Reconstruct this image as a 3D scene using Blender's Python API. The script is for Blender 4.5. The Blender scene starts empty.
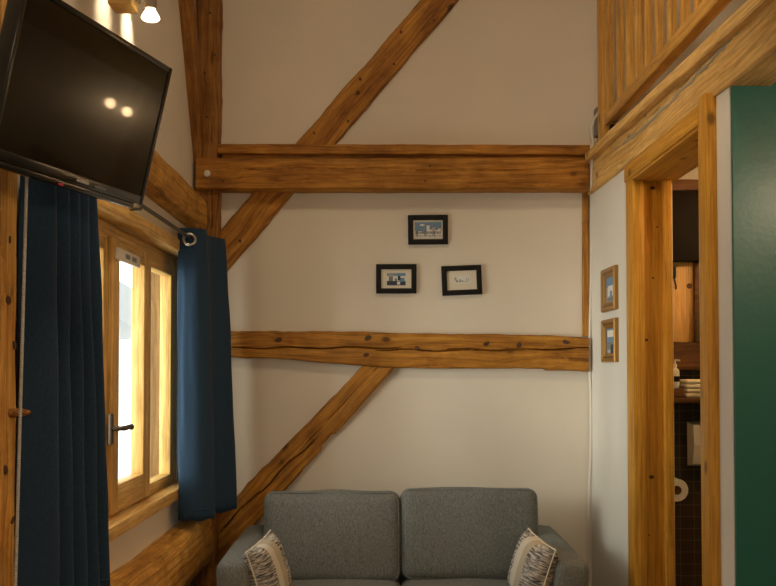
import bpy, bmesh, math, random
from mathutils import Vector, Matrix, noise
random.seed(7)
SC = bpy.context.scene
COL = SC.collection

# ------------------------------------------------------------------ camera
F = 900.0; TH = math.radians(1.5); CX = 386.0; CY = 369 - F * math.tan(TH)
CAM = Vector((0, 0, 1.4))
cd = bpy.data.cameras.new('camera'); cam = bpy.data.objects.new('camera', cd); COL.objects.link(cam)
cd.sensor_width = 36; cd.lens = F / 776 * 36
cd.shift_x = (388 - CX) / 776; cd.shift_y = -(293 - CY) / 776
cam.location = CAM; cam.rotation_euler = (math.radians(90) + TH, 0, 0)
SC.camera = cam

# ------------------------------------------------------------------ light and exposure
SC.view_settings.view_transform = 'Standard'; SC.view_settings.look = 'None'
SC.view_settings.gamma = 1.0; SC.view_settings.use_curve_mapping = False
SC.view_settings.exposure = -0.55
SC.render.film_transparent = False
world = bpy.data.worlds.new('overcast_sky'); SC.world = world; world.use_nodes = True
wb = world.node_tree.nodes['Background']
wb.inputs[0].default_value = (1.0, 0.98, 0.93, 1); wb.inputs[1].default_value = 5.0

def area(name, loc, target, size, sy, power, color, portal=False):
    l = bpy.data.lights.new(name, 'AREA'); l.shape = 'RECTANGLE'; l.size = size; l.size_y = sy
    l.energy = power; l.color = color
    if portal: l.cycles.is_portal = True
    o = bpy.data.objects.new(name, l); COL.objects.link(o); o.location = loc
    o.rotation_euler = (Vector(target) - Vector(loc)).to_track_quat('-Z', 'Y').to_euler()
    return o
def point(name, loc, power, color, r=0.03):
    l = bpy.data.lights.new(name, 'POINT'); l.energy = power; l.color = color; l.shadow_soft_size = r
    o = bpy.data.objects.new(name, l); COL.objects.link(o); o.location = loc
    return o
def spot(name, loc, target, power, color, angle, blend=0.6, r=0.025):
    l = bpy.data.lights.new(name, 'SPOT'); l.energy = power; l.color = color; l.shadow_soft_size = r
    l.spot_size = math.radians(angle); l.spot_blend = blend
    o = bpy.data.objects.new(name, l); COL.objects.link(o); o.location = loc
    o.rotation_euler = (Vector(target) - Vector(loc)).to_track_quat('-Z', 'Y').to_euler()
    return o
WARM = (1.0, 0.78, 0.53)
area('window_daylight_portal', (-1.125, 3.375, 1.4), (0, 3.375, 1.4), 1.5, 1.05, 1, (1, 1, 1), portal=True)
area('added_daylight_panel', (-8.6, -0.7, 1.7), (-0.95, 3.3, 1.35), 5.0, 5.0, 1900, (1.0, 0.95, 0.86))  # unseen area light added outside to strengthen daylight through the window
area('fill_area_behind', (0.6, -1.45, 1.7), (0.3, 4, 1.3), 2.2, 1.6, 19, (1.0, 0.88, 0.70))  # soft fill light added behind the camera, not a window
area('overhead_fill_light', (0.3, 1.6, 4.25), (0.3, 2.4, 0), 0.5, 0.5, 34, WARM)  # unseen overhead light added as warm fill
point('room_lamp_light', (1.9, 0.4, 2.15), 26, (1.0, 0.78, 0.5), 0.08)
point('green_wall_lamp_light', (1.50, 1.80, 2.03), 11, WARM, 0.06)
point('bathroom_fill_light', (1.75, 3.3, 2.25), 24, (1.0, 0.68, 0.36), 0.06)  # unseen light added to brighten the bathroom and door jamb

# ------------------------------------------------------------------ pixel rays (to read places off the photograph)
def ray(px, py):
    a = (px - CX) / F; b = -(py - CY) / F
    return Vector((a, math.cos(TH) - b * math.sin(TH), math.sin(TH) + b * math.cos(TH)))
def P(px, py, ax, v):
    r = ray(px, py); k = 'xyz'.index(ax)
    return CAM + r * ((v - CAM[k]) / r[k])

# ------------------------------------------------------------------ materials
def mat(name):
    m = bpy.data.materials.new(name); m.use_nodes = True
    nt = m.node_tree; return m, nt, nt.nodes['Principled BSDF']
def srgb(r, g, b):
    return tuple((c / 255 / 12.92 if c / 255 <= 0.04045 else ((c / 255 + 0.055) / 1.055) ** 2.4) for c in (r, g, b)) + (1,)
def plain(name, col, rough=0.6, metal=0.0, spec=0.5):
    m, nt, b = mat(name)
    b.inputs['Base Color'].default_value = (*col[:3], 1); b.inputs['Roughness'].default_value = rough
    b.inputs['Metallic'].default_value = metal; b.inputs['Specular IOR Level'].default_value = spec
    return m
def node(nt, t, **k):
    n = nt.nodes.new(t)
    for a, v in k.items(): setattr(n, a, v)
    return n
def coords(nt, scale, rnd=True):
    tc = node(nt, 'ShaderNodeTexCoord'); oi = node(nt, 'ShaderNodeObjectInfo')
    mp = node(nt, 'ShaderNodeMapping'); mp.inputs['Scale'].default_value = scale
    ad = node(nt, 'ShaderNodeVectorMath', operation='ADD')
    ml = node(nt, 'ShaderNodeMath', operation='MULTIPLY'); ml.inputs[1].default_value = 37.0 if rnd else 0
    nt.links.new(oi.outputs['Random'], ml.inputs[0])
    nt.links.new(tc.outputs['Object'], ad.inputs[0]); nt.links.new(ml.outputs[0], ad.inputs[1])
    nt.links.new(ad.outputs[0], mp.inputs['Vector'])
    return mp.outputs[0], ad.outputs[0]
def ramp(nt, fac, stops):
    r = node(nt, 'ShaderNodeValToRGB'); e = r.color_ramp.elements
    while len(e) < len(stops): e.new(0.5)
    for el, (p, c) in zip(e, stops): el.position = p; el.color = (*c[:3], 1)
    nt.links.new(fac, r.inputs[0]); return r.outputs[0]
def mixc(nt, fac, a, b, mode='MIX'):
    m = node(nt, 'ShaderNodeMix', data_type='RGBA', blend_type=mode)
    for s, v in ((0, fac), (6, a), (7, b)):
        if hasattr(v, 'links'): nt.links.new(v, m.inputs[s])
        elif s == 0: m.inputs[0].default_value = v
        else: m.inputs[s].default_value = (*v[:3], 1)
    return m.outputs[2]
def bump(nt, bs, h, strength, dist=0.01):
    b = node(nt, 'ShaderNodeBump'); b.inputs['Strength'].default_value = strength; b.inputs['Distance'].default_value = dist
    nt.links.new(h, b.inputs['Height']); nt.links.new(b.outputs[0], bs.inputs['Normal'])
def wood(name, dark, mid, light, rough=0.55, axis=0, knots=True, grain=1.0, old=0.3, rings=None):
    m, nt, b = mat(name)
    sc = [15 * grain] * 3; sc[axis] = 0.8
    v, base = coords(nt, sc)
    # a slow bend so the grain wanders round the knots
    nb = node(nt, 'ShaderNodeTexNoise'); nb.inputs['Scale'].default_value = 2.2; nb.inputs['Detail'].default_value = 2
    nt.links.new(base, nb.inputs['Vector'])
    sb = node(nt, 'ShaderNodeVectorMath', operation='SCALE'); sb.inputs['Scale'].default_value = 1.3; nt.links.new(nb.outputs['Color'], sb.inputs[0])
    av = node(nt, 'ShaderNodeVectorMath', operation='ADD'); nt.links.new(v, av.inputs[0]); nt.links.new(sb.outputs[0], av.inputs[1])
    n1 = node(nt, 'ShaderNodeTexNoise'); n1.inputs['Scale'].default_value = 2.0; n1.inputs['Detail'].default_value = 8
    n1.inputs['Roughness'].default_value = 0.68; n1.inputs['Distortion'].default_value = 0.5
    nt.links.new(av.outputs[0], n1.inputs['Vector'])
    c = ramp(nt, n1.outputs['Fac'], [(0.30, dark), (0.47, mid), (0.66, light)])
    # growth rings: thin dark streaks
    wv = node(nt, 'ShaderNodeTexWave', wave_type='BANDS', bands_direction='Z' if axis != 2 else 'Y'); wv.inputs['Scale'].default_value = 0.55; wv.inputs['Distortion'].default_value = 9.0
    wv.inputs['Detail'].default_value = 4; wv.inputs['Detail Scale'].default_value = 1.0; wv.inputs['Detail Roughness'].default_value = 0.6
    nt.links.new(av.outputs[0], wv.inputs['Vector'])
    rg = ramp(nt, wv.outputs['Fac'], [(0.0, (0.42, 0.36, 0.30)), (0.16, (0.85, 0.82, 0.78)), (0.4, (1, 1, 1))])
    c = mixc(nt, 0.2 + 0.35 * old if rings is None else rings, c, rg, 'MULTIPLY')
    mp2 = node(nt, 'ShaderNodeMapping'); s2 = [150] * 3; s2[axis] = 5; mp2.inputs['Scale'].default_value = s2
    nt.links.new(base, mp2.inputs['Vector'])
    n2 = node(nt, 'ShaderNodeTexNoise'); n2.inputs['Scale'].default_value = 1; n2.inputs['Detail'].default_value = 4
    nt.links.new(mp2.outputs[0], n2.inputs['Vector'])
    fine = ramp(nt, n2.outputs['Fac'], [(0.36, (0.5, 0.44, 0.38)), (0.6, (1.12, 1.12, 1.12))])
    c = mixc(nt, 0.5, c, fine, 'MULTIPLY')
    n3 = node(nt, 'ShaderNodeTexNoise'); n3.inputs['Scale'].default_value = 5.1; n3.inputs['Detail'].default_value = 6; n3.inputs['Roughness'].default_value = 0.7
    nt.links.new(base, n3.inputs['Vector'])
    blot = ramp(nt, n3.outputs['Fac'], [(0.36, (0.5, 0.44, 0.38)), (0.56, (1, 1, 1))])
    c = mixc(nt, old, c, blot, 'MULTIPLY')
    if knots:
        mp3 = node(nt, 'ShaderNodeMapping'); s3 = [7.0] * 3; s3[axis] = 4.2; mp3.inputs['Scale'].default_value = s3
        nt.links.new(base, mp3.inputs['Vector'])
        vo = node(nt, 'ShaderNodeTexVoronoi'); vo.inputs['Scale'].default_value = 1.0
        nt.links.new(mp3.outputs[0], vo.inputs['Vector'])
        k = ramp(nt, vo.outputs['Distance'], [(0.05, (0.85, 0.85, 0.85)), (0.085, (0.5, 0.5, 0.5)), (0.11, (0.12, 0.12, 0.12)), (0.16, (0, 0, 0))])
        c = mixc(nt, k, c, tuple(x * 0.22 for x in dark[:3]))
    nt.links.new(c, b.inputs['Base Color'])
    b.inputs['Roughness'].default_value = rough; b.inputs['Specular IOR Level'].default_value = 0.3
    bump(nt, b, n1.outputs['Fac'], 0.45, 0.006)
    return m
def plaster(name, col):
    m, nt, b = mat(name)
    v, base = coords(nt, (1, 1, 1), False)
    n = node(nt, 'ShaderNodeTexNoise'); n.inputs['Scale'].default_value = 2.2; n.inputs['Detail'].default_value = 5
    nt.links.new(v, n.inputs['Vector'])
    c = ramp(nt, n.outputs['Fac'], [(0.3, tuple(x * 0.95 for x in col)), (0.7, tuple(x * 1.03 for x in col))])
    nt.links.new(c, b.inputs['Base Color']); b.inputs['Roughness'].default_value = 0.9; b.inputs['Specular IOR Level'].default_value = 0.15
    n2 = node(nt, 'ShaderNodeTexNoise'); n2.inputs['Scale'].default_value = 60; n2.inputs['Detail'].default_value = 3
    nt.links.new(v, n2.inputs['Vector']); bump(nt, b, n2.outputs['Fac'], 0.12, 0.004)
    return m
def fabric(name, a, bcol, scale=260, bs=0.35, sheen=0.2):
    m, nt, b = mat(name)
    v, base = coords(nt, (1, 1, 1))
    n = node(nt, 'ShaderNodeTexNoise'); n.inputs['Scale'].default_value = scale; n.inputs['Detail'].default_value = 3
    nt.links.new(v, n.inputs['Vector'])
    mp = node(nt, 'ShaderNodeMapping'); mp.inputs['Scale'].default_value = (scale * 1.4, scale * 0.25, scale * 0.25); nt.links.new(v, mp.inputs['Vector'])
    n2 = node(nt, 'ShaderNodeTexNoise'); n2.inputs['Scale'].default_value = 1; nt.links.new(mp.outputs[0], n2.inputs['Vector'])
    mx = node(nt, 'ShaderNodeMath', operation='ADD'); nt.links.new(n.outputs['Fac'], mx.inputs[0]); nt.links.new(n2.outputs['Fac'], mx.inputs[1])
    mh = node(nt, 'ShaderNodeMath', operation='MULTIPLY'); mh.inputs[1].default_value = 0.5; nt.links.new(mx.outputs[0], mh.inputs[0])
    c = ramp(nt, mh.outputs[0], [(0.36, a), (0.64, bcol)])
    nt.links.new(c, b.inputs['Base Color']); b.inputs['Roughness'].default_value = 0.92; b.inputs['Specular IOR Level'].default_value = 0.15
    b.inputs['Sheen Weight'].default_value = sheen
    bump(nt, b, mh.outputs[0], bs, 0.003)
    return m
def emit(name, col, s):
    m, nt, b = mat(name)
    b.inputs['Base Color'].default_value = (0.8, 0.8, 0.8, 1)
    b.inputs['Emission Color'].default_value = (*col[:3], 1); b.inputs['Emission Strength'].default_value = s
    return m

M = {}
M['plaster'] = plaster('cream_plaster', (0.75, 0.685, 0.575))
M['plaster_r'] = plaster('white_plaster', (0.74, 0.715, 0.64))
M['green'] = plaster('dark_green_paint', (0.014, 0.115, 0.092))
M['green'].node_tree.nodes['Principled BSDF'].inputs['Roughness'].default_value = 0.33
M['green'].node_tree.nodes['Principled BSDF'].inputs['Specular IOR Level'].default_value = 0.4
M['oak'] = wood('aged_honey_timber', (0.20, 0.070, 0.006), (0.46, 0.195, 0.022), (0.62, 0.30, 0.048), 0.6, old=0.6)
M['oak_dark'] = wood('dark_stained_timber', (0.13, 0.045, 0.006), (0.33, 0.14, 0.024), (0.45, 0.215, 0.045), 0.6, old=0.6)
M['log'] = wood('hewn_log', (0.34, 0.14, 0.018), (0.66, 0.335, 0.062), (0.80, 0.475, 0.12), 0.6, old=0.75)
M['pine'] = wood('pale_pine_timber', (0.62, 0.35, 0.09), (0.80, 0.50, 0.16), (0.86, 0.59, 0.23), 0.5, old=0.35)
M['pine_door'] = wood('varnished_pine', (0.52, 0.235, 0.022), (0.64, 0.315, 0.036), (0.70, 0.37, 0.052), 0.42, old=0.15, rings=0.12)
M['pine_win'] = wood('window_pine', (0.52, 0.29, 0.075), (0.70, 0.44, 0.14), (0.78, 0.53, 0.20), 0.4, knots=False, old=0.15)
M['rail'] = wood('railing_pine', (0.46, 0.22, 0.04), (0.64, 0.345, 0.07), (0.72, 0.42, 0.11), 0.5, old=0.3)
M['board'] = wood('smooth_pine_board', (0.62, 0.36, 0.11), (0.72, 0.43, 0.14), (0.78, 0.49, 0.17), 0.5, axis=2, knots=False, old=0.1)
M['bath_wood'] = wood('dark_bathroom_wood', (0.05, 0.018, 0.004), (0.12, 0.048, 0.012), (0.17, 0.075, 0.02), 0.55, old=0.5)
M['reveal'] = wood('outer_reveal_pine', (0.16, 0.085, 0.03), (0.25, 0.15, 0.055), (0.30, 0.19, 0.075), 0.6, knots=False, old=0.2)
M['knot'] = plain('dark_knot', (0.075, 0.030, 0.008), 0.7)
M['mortar'] = plaster('grey_mortar', (0.42, 0.36, 0.26))
M['sofa'] = fabric('grey_woven_upholstery', (0.085, 0.092, 0.085), (0.235, 0.248, 0.23), 300, 0.35, 0.1)
M['navy'] = fabric('navy_blue_curtain_cloth', (0.013, 0.032, 0.062), (0.021, 0.051, 0.094), 400, 0.1, 0.05)
_n = M['navy'].node_tree.nodes['Principled BSDF']; _n.inputs['Roughness'].default_value = 0.8; _n.inputs['Specular IOR Level'].default_value = 0.2
M['black_gloss'] = plain('black_gloss_plastic', (0.008, 0.007, 0.006), 0.22)
M['screen'] = plain('dark_glossy_screen', (0.002, 0.0018, 0.0015), 0.19, 0, 0.11)
_b = M['screen'].node_tree.nodes['Principled BSDF']; _b.inputs['Coat Weight'].default_value = 0.15; _b.inputs['Coat Roughness'].default_value = 0.04
M['black'] = plain('black_painted_wood', (0.005, 0.0045, 0.004), 0.5, 0, 0.25)
M['chrome'] = plain('brushed_steel', (0.55, 0.53, 0.5), 0.28, 1)
M['brass'] = plain('antique_bronze', (0.13, 0.11, 0.085), 0.45, 1)
M['gold'] = plain('gilt_wood', (0.36, 0.19, 0.045), 0.42, 0.55)
M['gold_dark'] = plain('dark_gilt', (0.14, 0.085, 0.035), 0.5, 0.4)
M['white'] = plain('white_plastic', (0.72, 0.68, 0.6), 0.4)
M['cream'] = plain('cream_paper', (0.72, 0.66, 0.52), 0.7)
M['red'] = plain('red_sticker', (0.55, 0.02, 0.05), 0.4)
M['grey'] = plain('grey_ink', (0.2, 0.2, 0.2), 0.7)
M['lightgrey'] = plain('pale_grey_ink', (0.42, 0.4, 0.35), 0.7)
M['blue'] = plain('blue_ink', (0.16, 0.27, 0.40), 0.7)
M['dkblue'] = plain('dark_blue_ink', (0.03, 0.045, 0.08), 0.7)
M['paper'] = plain('white_paper', (0.75, 0.72, 0.66), 0.7)
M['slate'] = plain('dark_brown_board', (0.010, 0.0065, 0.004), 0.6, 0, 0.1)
M['bulb'] = emit('glowing_bulb', (1.0, 0.80, 0.5), 7)
M['bulb_bath'] = emit('glowing_bathroom_bulb', (1.0, 0.66, 0.34), 190)
M['bead'] = plain('grey_beads', (0.5, 0.48, 0.44), 0.4)
M['house'] = plaster('pale_render', (0.60, 0.58, 0.55))
M['roof'] = plain('grey_slate_roof', (0.26, 0.27, 0.28), 0.7)
M['floor'] = wood('floor_boards', (0.16, 0.08, 0.03), (0.26, 0.14, 0.06), (0.33, 0.19, 0.09), 0.45)
def glass():
    m = bpy.data.materials.new('clear_window_glass'); m.use_nodes = True; nt = m.node_tree
    nt.nodes.remove(nt.nodes['Principled BSDF']); out = nt.nodes['Material Output']
    t = node(nt, 'ShaderNodeBsdfTransparent'); t.inputs[0].default_value = (0.93, 0.96, 0.95, 1)
    g = node(nt, 'ShaderNodeBsdfGlossy'); g.inputs['Roughness'].default_value = 0.02
    lw = node(nt, 'ShaderNodeLayerWeight'); lw.inputs[0].default_value = 0.5
    pw = node(nt, 'ShaderNodeMath', operation='POWER'); pw.inputs[1].default_value = 5.0; nt.links.new(lw.outputs['Facing'], pw.inputs[0])
    fr = node(nt, 'ShaderNodeMath', operation='MULTIPLY_ADD'); fr.inputs[1].default_value = 0.5; fr.inputs[2].default_value = 0.02; nt.links.new(pw.outputs[0], fr.inputs[0])
    mx = node(nt, 'ShaderNodeMixShader')
    nt.links.new(fr.outputs[0], mx.inputs[0]); nt.links.new(t.outputs[0], mx.inputs[1]); nt.links.new(g.outputs[0], mx.inputs[2])
    nt.links.new(mx.outputs[0], out.inputs[0]); return m
M['glass'] = glass()
def tiles():
    m, nt, b = mat('dark_mosaic_tiles')
    v, base = coords(nt, (1, 1, 1), False)
    sx = node(nt, 'ShaderNodeSeparateXYZ'); nt.links.new(base, sx.inputs[0])
    cb = node(nt, 'ShaderNodeCombineXYZ'); nt.links.new(sx.outputs[0], cb.inputs[0]); nt.links.new(sx.outputs[2], cb.inputs[1])
    br = node(nt, 'ShaderNodeTexBrick'); br.offset = 0.0; br.inputs['Scale'].default_value = 1.0
    br.inputs['Brick Width'].default_value = 0.068; br.inputs['Row Height'].default_value = 0.057; br.inputs['Mortar Size'].default_value = 0.0016
    br.inputs['Color1'].default_value = (0.028, 0.017, 0.011, 1); br.inputs['Color2'].default_value = (0.040, 0.024, 0.015, 1)
    br.inputs['Mortar'].default_value = (0.13, 0.10, 0.06, 1)
    nt.links.new(cb.outputs[0], br.inputs['Vector']); nt.links.new(br.outputs['Color'], b.inputs['Base Color'])
    b.inputs['Roughness'].default_value = 0.4
    return m
M['tiles'] = tiles()
def pillow_mat():
    # cream centre bands and scribbled grey-black edge bands, running up the cushion
    m, nt, b = mat('striped_cushion_cloth')
    tc = node(nt, 'ShaderNodeTexCoord'); sx = node(nt, 'ShaderNodeSeparateXYZ'); nt.links.new(tc.outputs['Object'], sx.inputs[0])
    mp = node(nt, 'ShaderNodeMapping'); mp.inputs['Scale'].default_value = (30, 30, 210); nt.links.new(tc.outputs['Object'], mp.inputs['Vector'])
    n = node(nt, 'ShaderNodeTexNoise'); n.inputs['Scale'].default_value = 1; n.inputs['Detail'].default_value = 3; n.inputs['Distortion'].default_value = 0.4
    nt.links.new(mp.outputs[0], n.inputs['Vector'])
    scrib = ramp(nt, n.outputs['Fac'], [(0.36, (0.05, 0.053, 0.06)), (0.48, (0.24, 0.225, 0.205)), (0.62, (0.58, 0.53, 0.45))])
    ad = node(nt, 'ShaderNodeMath', operation='MULTIPLY_ADD'); ad.inputs[1].default_value = 1 / 0.28; ad.inputs[2].default_value = 0.5
    nt.links.new(sx.outputs[0], ad.inputs[0])
    band = ramp(nt, ad.outputs[0], [(0.0, (1, 1, 1)), (0.30, (1, 1, 1)), (0.32, (0, 0, 0)), (0.62, (0, 0, 0)), (0.64, (1, 1, 1))])
    white = ramp(nt, ad.outputs[0], [(0.46, (0.62, 0.57, 0.47)), (0.48, (0.46, 0.39, 0.28)), (0.62, (0.46, 0.39, 0.28))])
    c = mixc(nt, band, white, scrib)
    nt.links.new(c, b.inputs['Base Color']); b.inputs['Roughness'].default_value = 0.95
    bump(nt, b, n.outputs['Fac'], 0.4, 0.004)
    return m
M['pillow'] = pillow_mat()

# ------------------------------------------------------------------ object helpers
def tag(o, label=None, cat=None, group=None, kind=None):
    if label: o['label'] = label
    if cat: o['category'] = cat
    if group: o['group'] = group
    if kind: o['kind'] = kind
    return o
def link(name, me, m=None, parent=None, smooth=None, matrix=None):
    o = bpy.data.objects.new(name, me); COL.objects.link(o)
    if m is not None: me.materials.append(M[m])
    if smooth is not None:
        for p in me.polygons: p.use_smooth = True
        me.set_sharp_from_angle(angle=math.radians(smooth))
    if matrix is not None: o.matrix_world = matrix
    if parent is not None: o.parent = parent
    return o
def obj(name, bm, m, parent=None, smooth=None, matrix=None):
    bmesh.ops.recalc_face_normals(bm, faces=bm.faces[:])
    me = bpy.data.meshes.new(name); bm.to_mesh(me); bm.free()
    return link(name, me, m, parent, smooth, matrix)
def empty(name, loc=(0, 0, 0), matrix=None):
    o = bpy.data.objects.new(name, None); COL.objects.link(o); o.empty_display_size = 0.05
    if matrix is not None: o.matrix_world = matrix
    else: o.location = loc
    return o
def add_box(bm, lo, hi, bev=0.0, mtx=None):
    lo = Vector(lo); hi = Vector(hi); c = (lo + hi) / 2; s = hi - lo
    r = bmesh.ops.create_cube(bm, size=1, matrix=Matrix.Translation(c) @ Matrix.Diagonal((abs(s.x), abs(s.y), abs(s.z), 1)))
    vs = r['verts']
    if bev > 0:
        es = list({e for v in vs for e in v.link_edges})
        r2 = bmesh.ops.bevel(bm, geom=es, offset=bev, segments=2, affect='EDGES', profile=0.5)
        vs = r2['verts']
    if mtx is not None: bmesh.ops.transform(bm, matrix=mtx, verts=vs)
    return bm
def box(lo, hi, bev=0.0): return add_box(bmesh.new(), lo, hi, bev)
def add_tube(bm, pts, r, n=10, closed=False, caps=True):
    pts = [Vector(p) for p in pts]; rings = []; N = len(pts); prev = None
    for i, p in enumerate(pts):
        a = pts[(i - 1) % N] if (closed or i > 0) else p; b = pts[(i + 1) % N] if (closed or i < N - 1) else p
        t = (b - a).normalized()
        if prev is None:
            u = t.orthogonal().normalized()
        else:
            u = (prev - t * prev.dot(t)).normalized()
        prev = u; w = t.cross(u); rr = r[i] if isinstance(r, (list, tuple)) else r
        rings.append([bm.verts.new(p + (u * math.cos(2 * math.pi * k / n) + w * math.sin(2 * math.pi * k / n)) * rr) for k in range(n)])
    for i in range(N if closed else N - 1):
        A = rings[i]; B = rings[(i + 1) % N]
        for k in range(n): bm.faces.new((A[k], A[(k + 1) % n], B[(k + 1) % n], B[k]))
    if caps and not closed: bm.faces.new(rings[0]); bm.faces.new(rings[-1])
    return bm
def add_lathe(bm, prof, n=20, mtx=None):
    rings = []
    for (r, z) in prof:
        rings.append([bm.verts.new((r * math.cos(2 * math.pi * k / n), r * math.sin(2 * math.pi * k / n), z)) for k in range(n)])
    for A, B in zip(rings, rings[1:]):
        for k in range(n): bm.faces.new((A[k], A[(k + 1) % n], B[(k + 1) % n], B[k]))
    bm.faces.new(rings[0]); bm.faces.new(rings[-1])
    if mtx is not None: bmesh.ops.transform(bm, matrix=mtx, verts=[v for R in rings for v in R])
    return bm
def frame_matrix(o, x, y, z):
    return Matrix(((x.x, y.x, z.x, o[0]), (x.y, y.y, z.y, o[1]), (x.z, y.z, z.z, o[2]), (0, 0, 0, 1)))
def sub(name, lo, hi, m, parent, bev=0.0, smooth=30): return obj(name, box(lo, hi, bev), m, parent, smooth)

def timber(name, A, B, w, depth, into, m, nu=None, nv=36, rough=0.004, rnd=0.012, cracks=(), knots=(), seed=0, wfun=None, parent=None, bulge=0.0, ends=None):
    """A squared or hewn timber whose front face runs from A to B (centre line of the face); 'into' points to the wall."""
    A = Vector(A); B = Vector(B); x = (B - A); L = x.length; x.normalize()
    y = Vector(into); y = (y - x * y.dot(x)).normalized(); z = x.cross(y)
    nu = nu or max(24, int(L / 0.018)); bm = bmesh.new(); rings = []
    for i in range(nu + 1):
        u = L * i / nu; up = (wfun(u / L)[1] if wfun else w / 2); dn = (wfun(u / L)[0] if wfun else -w / 2)
        up += rough * noise.noise((u * 5, seed, 1)) + rough * 0.5 * noise.noise((u * 21, seed, 2))
        dn += rough * noise.noise((u * 5, seed, 5)) + rough * 0.5 * noise.noise((u * 21, seed, 7))
        ring = []
        for j in range(nv + 1):
            t = j / nv; v = dn + (up - dn) * t; e = min(v - dn, up - v)
            d = 0.0
            if e < rnd: d += rnd - math.sqrt(max(0, rnd * rnd - (rnd - e) ** 2))
            d -= bulge * (1 - (2 * t - 1) ** 2)
            d += rough * 0.7 * noise.noise((u * 4, v * 16, seed + 3.3))
            for (u0, u1, fn, cw, cdp) in cracks:
                if u0 <= u / L <= u1:
                    s = (u / L - u0) / (u1 - u0); c = fn(u / L) + 0.003 * noise.noise((u * 14, seed, 9))
                    wdt = cw * (0.35 + 0.65 * min(1, 5 * min(s, 1 - s) + 0.05)) * (0.8 + 0.5 * noise.noise((u * 8, 4, seed)))
                    wdt = max(wdt, 0.0009)
                    q = abs(v - c) / wdt
                    if q < 1: d += cdp * (1 - q)
            skew = 0.0
            if ends: skew = (ends[0][0] * (1 - i / nu) + ends[1][0] * (i / nu)) * t
            ring.append(bm.verts.new((u, d, v)))
        ring.append(bm.verts.new((u, depth, up))); ring.append(bm.verts.new((u, depth, dn)))
        rings.append(ring)
    n = len(rings[0])
    for R, S in zip(rings, rings[1:]):
        for k in range(n): bm.faces.new((R[k], R[(k + 1) % n], S[(k + 1) % n], S[k]))
    bm.faces.new(rings[0]); bm.faces.new(rings[-1])
    mw = frame_matrix(A, x, y, z)
    o = obj(name, bm, m, None, 40, mw)
    for (ku, kv, kr) in knots:
        b2 = bmesh.new()
        add_lathe(b2, [(kr * 0.2, 0.004), (kr * 0.8, 0.0035), (kr * 0.95, -0.004)], 14, Matrix.Translation((ku * L, 0, kv)) @ Matrix.Rotation(math.radians(90), 4, 'X') @ Matrix.Rotation(ku * 40, 4, 'Z') @ Matrix.Diagonal((1.25, 0.85, 1, 1)))
        for vv_ in b2.verts:
            d_ = vv_.co - Vector((ku * L, vv_.co.y, kv)); vv_.co += d_ * 0.35 * noise.noise((vv_.co.x * 90, seed, vv_.co.z * 90))
        k = obj('knot', b2, 'knot', o, 40); k['label'] = 'dark knot in the timber'
    return o
def kn(A, B, pix, ax, val, r=0.008):
    """knots from photo pixels on the face plane -> (u, v, r) along A-B"""
    A = Vector(A); B = Vector(B); x = (B - A); L = x.length; x.normalize(); out = []
    inw = Vector((0, 1, 0)) if ax == 'y' else (Vector((1, 0, 0)) if val > 0 else Vector((-1, 0, 0)))
    z = x.cross(inw - x * inw.dot(x)).normalized()
    for p in pix:
        q = P(p[0], p[1], ax, val) - A
        out.append((q.dot(x) / L, q.dot(z), p[2] if len(p) > 2 else r))
    return out

# ------------------------------------------------------------------ the setting
YB = 4.4; XL = -0.93; XR = 1.0; YG = 2.60; ZS = 2.262
def struct(name, lo, hi, m): return tag(sub(name, lo, hi, m, None), kind='structure')
struct('floor', (-1.12, -1.6, -0.1), (3.2, 4.6, 0), 'floor')
struct('wall_back', (-1.12, YB, 0), (3.2, YB + 0.2, 4.5), 'plaster')
struct('ceiling', (-1.12, -1.6, 4.4), (3.2, 4.6, 4.5), 'plaster')
struct('wall_front', (-1.12, -1.7, 0), (3.2, -1.6, 4.4), 'plaster')
struct('wall_far_right', (3.0, -1.6, 0), (3.2, YB, 4.4), 'plaster')
# left wall with the window hole (Y 2.62-4.13, Z 0.87-1.93)
WY0, WY1, WZ0, WZ1 = 2.62, 4.13, 0.875, 1.925
bm = bmesh.new()
XO = XL - 0.19
add_box(bm, (XO, -1.6, 0), (XL, WY0, 4.4)); add_box(bm, (XO, WY1, 0), (XL, YB, 4.4))
add_box(bm, (XO, WY0, 0), (XL, WY1, WZ0)); add_box(bm, (XO, WY0, WZ1), (XL, WY1, 4.4))
tag(obj('wall_left', bm, 'plaster'), kind='structure')
# right wall: plaster between corner and door, stub nearer the camera, strip over the door
DY0, DY1, DZ = 2.765, 3.63, 2.16
bm = bmesh.new()
add_box(bm, (XR, DY1, 0), (XR + 0.16, YB, 2.30)); add_box(bm, (XR, YG, 0), (XR + 0.16, DY0, ZS + 0.1)); add_box(bm, (XR, DY0, DZ + 0.02), (XR + 0.16, DY1, 2.30))
tag(obj('wall_right', bm, 'plaster_r'), kind='structure')
gw = struct('wall_green', (XR + 0.003, YG - 0.012, 0), (3.0, YG + 0.11, ZS), 'green')
struct('floor_loft', (1.13, -1.6, 2.40), (3.0, YB, 2.46), 'pine')
bm = bmesh.new(); add_box(bm, (1.10, -1.6, ZS), (3.0, YG + 0.11, ZS + 0.03))
tag(obj('ceiling_loft', bm, 'log'), kind='structure')

# ------------------------------------------------------------------ timber frame: back wall
YF = YB - 0.035
def bk(px, py, y=YF): return P(px, py, 'y', y)
G_FR = 'old timbers of the back wall frame'
# corner post
A = bk(207.5, 640, YB - 0.075); A.z = 0.02; Bp = bk(207.5, -60, YB - 0.075); Bp.x = A.x = bk(207.5, 155, YB - 0.075).x
t = timber('timber_post', A, Bp, 0.112, 0.07, (0, 1, 0), 'oak_dark', nv=20, seed=1, rough=0.006, cracks=[(0.5, 1, lambda s: -0.02, 0.003, 0.015)],
           knots=kn(A, Bp, [(210, 13), (205, 73), (207, 117), (215, 55)], 'y', YB - 0.075, 0.006))
tag(t, 'dark upright corner post of the timber frame at the left end of the back wall', 'post')
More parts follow.
